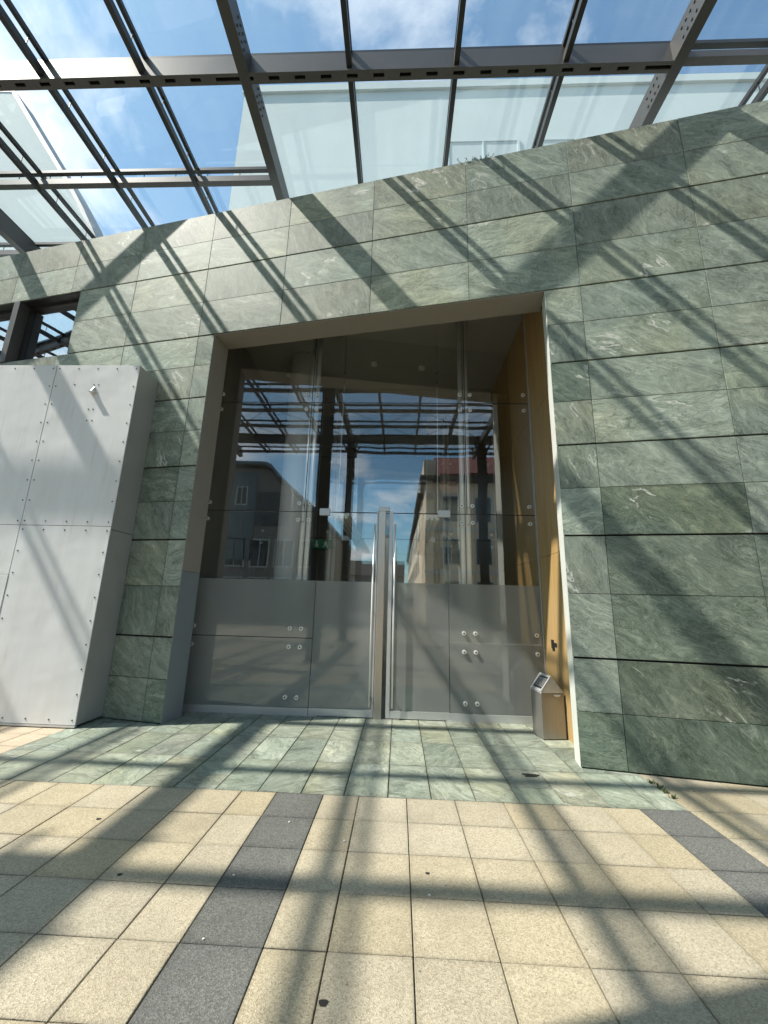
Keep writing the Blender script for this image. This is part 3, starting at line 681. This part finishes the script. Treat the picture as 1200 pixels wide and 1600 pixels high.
# ------------------------------------------------------------------ buildings behind the wall
def windows(parent, x0, x1, z0, z1, nx, nz, y, w, h, out=-1, sill=True, mat=None):
    for i in range(nx):
        for j in range(nz):
            cx_ = x0 + (x1 - x0) * (i + .5) / nx; cz = z0 + (z1 - z0) * (j + .5) / nz
            f = MB(); e = .09; ya, yb = sorted((y, y + out * .05))
            f.box(cx_ - w / 2 - e, cx_ + w / 2 + e, ya, yb, cz + h / 2, cz + h / 2 + e); f.box(cx_ - w / 2 - e, cx_ + w / 2 + e, ya, yb, cz - h / 2 - e, cz - h / 2)
            f.box(cx_ - w / 2 - e, cx_ - w / 2, ya, yb, cz - h / 2, cz + h / 2); f.box(cx_ + w / 2, cx_ + w / 2 + e, ya, yb, cz - h / 2, cz + h / 2); f.box(cx_ - .03, cx_ + .03, ya, yb, cz - h / 2, cz + h / 2)
            o = f.build('window', M['plaster'], parent)
            ya, yb = sorted((y + out * .002, y + out * .02))
            B('pane', mat or M['bluewin'], o, cx_ - w / 2, cx_ + w / 2, ya, yb, cz - h / 2, cz + h / 2)
pb = empty('office_block', (8, 14, 0), 'pale office block rising behind the slate parapet, seen through canopy glass', 'building')
B('wall', M['plaster'], pb, -6.7, 30, 12.0, 24, -.1, 21.9); B('cornice', M['plaster'], pb, -6.75, 30.05, 11.9, 24.05, 21.9, 22.25)
windows(pb, 1.2, 15.2, 15.6, 20.6, 4, 1, 12.0, 2.6, 2.0, mat=M['blind'])
windows(pb, 1.2, 15.2, 11.4, 15.4, 4, 1, 12.0, 2.6, 2.0, mat=M['blind'])
sb = empty('gabled_block', (-20, 14, 0), 'pale blue grey block with a long curved roof edge behind the canopy', 'building')
MB().prism([(-34, -.1), (-9.6, -.1), (-10.4, 11.5), (-11.8, 14.8), (-12.5, 16.05), (-13.35, 17.4), (-15.05, 19.85), (-16.8, 22.4), (-34, 23.5)], 12.0, 12.9, 'y').build('wall', M['plaster'], sb)
rl = [(-10.4, 11.5), (-11.8, 14.8), (-12.5, 16.05), (-13.35, 17.4), (-15.05, 19.85), (-16.8, 22.4), (-34, 23.5)]
MB().prism(rl + [(p + .10, q + .12) for p, q in reversed(rl)], 11.98, 12.92, 'y').build('roof', M['reveal_grey'], sb)

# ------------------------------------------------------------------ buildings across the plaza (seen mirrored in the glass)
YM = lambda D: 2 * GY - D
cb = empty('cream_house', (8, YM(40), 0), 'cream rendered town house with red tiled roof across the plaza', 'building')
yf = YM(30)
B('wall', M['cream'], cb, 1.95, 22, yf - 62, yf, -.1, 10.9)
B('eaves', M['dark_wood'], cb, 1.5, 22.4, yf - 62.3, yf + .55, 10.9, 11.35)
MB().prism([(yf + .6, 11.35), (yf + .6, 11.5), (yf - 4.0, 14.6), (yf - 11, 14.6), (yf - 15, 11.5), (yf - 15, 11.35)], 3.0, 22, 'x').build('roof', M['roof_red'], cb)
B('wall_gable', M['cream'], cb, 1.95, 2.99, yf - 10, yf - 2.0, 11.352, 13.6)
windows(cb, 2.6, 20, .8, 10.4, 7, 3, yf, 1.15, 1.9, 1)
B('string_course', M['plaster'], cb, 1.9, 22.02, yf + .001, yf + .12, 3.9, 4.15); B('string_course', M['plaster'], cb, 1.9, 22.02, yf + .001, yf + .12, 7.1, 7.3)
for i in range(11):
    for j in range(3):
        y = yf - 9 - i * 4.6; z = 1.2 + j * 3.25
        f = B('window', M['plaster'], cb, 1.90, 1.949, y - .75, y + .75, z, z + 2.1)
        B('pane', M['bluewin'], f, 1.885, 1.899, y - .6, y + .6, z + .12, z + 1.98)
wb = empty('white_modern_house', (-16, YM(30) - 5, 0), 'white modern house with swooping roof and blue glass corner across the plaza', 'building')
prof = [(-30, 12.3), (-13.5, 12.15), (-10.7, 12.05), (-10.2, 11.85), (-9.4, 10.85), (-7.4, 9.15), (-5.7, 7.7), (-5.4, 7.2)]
MB().prism([(-30, -.1), (-5.4, -.1)] + list(reversed([(p, q - .15) for p, q in prof])), yf - 14, yf, 'y').build('wall', M['shaded_white_render'], wb)
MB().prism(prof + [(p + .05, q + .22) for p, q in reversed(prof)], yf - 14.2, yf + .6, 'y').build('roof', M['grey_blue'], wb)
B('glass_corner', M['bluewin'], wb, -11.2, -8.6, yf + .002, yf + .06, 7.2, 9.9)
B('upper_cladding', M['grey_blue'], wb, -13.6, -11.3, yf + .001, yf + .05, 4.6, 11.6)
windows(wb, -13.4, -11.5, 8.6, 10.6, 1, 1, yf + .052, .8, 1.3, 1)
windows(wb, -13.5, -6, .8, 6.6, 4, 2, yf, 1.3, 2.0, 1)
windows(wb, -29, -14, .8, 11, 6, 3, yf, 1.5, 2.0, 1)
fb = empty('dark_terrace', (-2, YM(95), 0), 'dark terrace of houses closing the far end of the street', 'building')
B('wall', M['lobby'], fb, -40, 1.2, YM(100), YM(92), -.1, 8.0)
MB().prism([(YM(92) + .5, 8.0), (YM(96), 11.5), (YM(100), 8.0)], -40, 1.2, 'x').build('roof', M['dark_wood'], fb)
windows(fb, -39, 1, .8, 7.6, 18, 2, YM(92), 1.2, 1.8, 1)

# ------------------------------------------------------------------ small things
def weed(loc, n, h, label, grp=None, spread=.06, lying=False):
    m = MB()
    for i in range(n):
        a = random.uniform(0, 6.28); r0 = random.uniform(0, spread); hh = h * random.uniform(.5, 1.1); lean = random.uniform(.2, .9) * hh
        bx, by = loc[0] + r0 * math.cos(a), loc[1] + r0 * math.sin(a) * .5; w = random.uniform(.006, .012)
        tx, ty = bx + lean * math.cos(a), by + lean * math.sin(a)
        px_, py_ = -math.sin(a) * w, math.cos(a) * w; b = len(m.v)
        m.v += [(bx - px_ * .3, by - py_ * .3, loc[2]), (bx + px_ * .3, by + py_ * .3, loc[2]), (bx + (tx - bx) * .5 + px_, by + (ty - by) * .5 + py_, loc[2] + hh * .7), (bx + (tx - bx) * .5 - px_, by + (ty - by) * .5 - py_, loc[2] + hh * .7), (tx, ty, loc[2] + hh)]
        m.f += [(b, b + 1, b + 2, b + 3), (b + 3, b + 2, b + 4)]
    o = m.build('weed', M['leaf']); tag(o, label, 'weed', grp); return o
m = MB()
for i in range(26):
    b0 = WP(random.uniform(-.02, .50), random.uniform(.03, .14), 8.29); a = random.uniform(0, 6.28); L_ = random.uniform(.06, .17)
    tip = b0 + Vector((math.cos(a) * L_ * .8, -abs(math.sin(a)) * L_ * .6, L_ * random.uniform(.2, .8)))
    m.tube(tuple(b0), tuple(tip), .003, 4)
    for q in range(9):
        c_ = b0.lerp(tip, random.uniform(.3, 1.0)) + Vector([random.uniform(-.02, .02) for _ in range(3)]); r_ = random.uniform(.008, .017)
        d1 = Vector([random.uniform(-1, 1) for _ in range(3)]).normalized(); d2 = d1.orthogonal().normalized(); k_ = len(m.v)
        m.v += [tuple(c_ - d1 * r_), tuple(c_ + d2 * r_ * .6), tuple(c_ + d1 * r_), tuple(c_ - d2 * r_ * .6)]; m.f.append((k_, k_ + 1, k_ + 2, k_ + 3))
tag(m.build('weed', M['leaf']), 'leafy weed tuft growing on top of the slate parapet', 'weed')
for i, (x, y) in enumerate(((2.436, 4.38), (2.436, 4.27), (2.436, 4.19), (2.436, 4.08))): weed((x, y, -.006), 12, .045, 'small green weed sprouting in the joint between slate and sand pavers', 'weeds in the paving joint', .03)
weed((3.33, 4.515, -.006), 8, .05, 'small dry weed at the foot of the slate wall', None, .03)
for (x, y, r, lab) in ((-.281, 2.039, .019, 'large dark gum spot on the sand paver beside a charcoal strip'), (.204, 2.89, .013, 'dark gum spot on a sand paver above the pale pebble'), (-2.185, 3.308, .017, 'dark gum spot on a sand paver close to the slate apron'), (-1.621, 2.73, .014, 'faint gum spot in the wide column shadow')):
    m = MB(); b = [(r * (1 + .2 * math.sin(3 * t)) * math.cos(t) + x, r * .9 * (1 + .15 * math.cos(2 * t)) * math.sin(t) + y) for t in [i * 2 * math.pi / 14 for i in range(14)]]
    tag(m.prism(b, .0005, .0028).build('gum_spot', M['gum']), lab, 'gum')
for (x, y, r, lab) in ((.201, 2.697, .012, 'pale pebble lying on the sand pavers near a gum spot'), (-.346, 3.181, .011, 'small white stone on the narrow sand column'), (-.956, 2.778, .009, 'tiny white chip near the charcoal strip edge'), (-.785, 3.391, .009, 'tiny white chip in the middle of the charcoal strip'), (-.915, 2.313, .008, 'pale flat chip on the charcoal strip joint')):
    bm = bmesh.new(); bmesh.ops.create_icosphere(bm, subdivisions=1, radius=r)
    for v in bm.verts: v.co = Vector((v.co.x * random.uniform(.8, 1.2), v.co.y * random.uniform(.6, 1), max(v.co.z, -r * .4) * .7))
    zmin = min(v.co.z for v in bm.verts)
    for v in bm.verts: v.co.z -= zmin
    me = bpy.data.meshes.new('pebble'); bm.to_mesh(me); bm.free(); me.materials.append(M['pebble']); tag(link('pebble', me, None, (x, y, .0005)), lab, 'pebble')
m = MB(); b = [(1.31 + .075 * (1 + .3 * math.sin(3 * t + 1) + .15 * math.sin(7 * t)) * math.cos(t), 4.44 + .055 * (1 + .3 * math.cos(2 * t)) * math.sin(t)) for t in [i * 2 * math.pi / 22 for i in range(22)]]
m.prism(b, .003, .0045).build('broken_tile_patch', M['stain'], slate_floor)  # flat dark patch standing for the hole in a broken tile
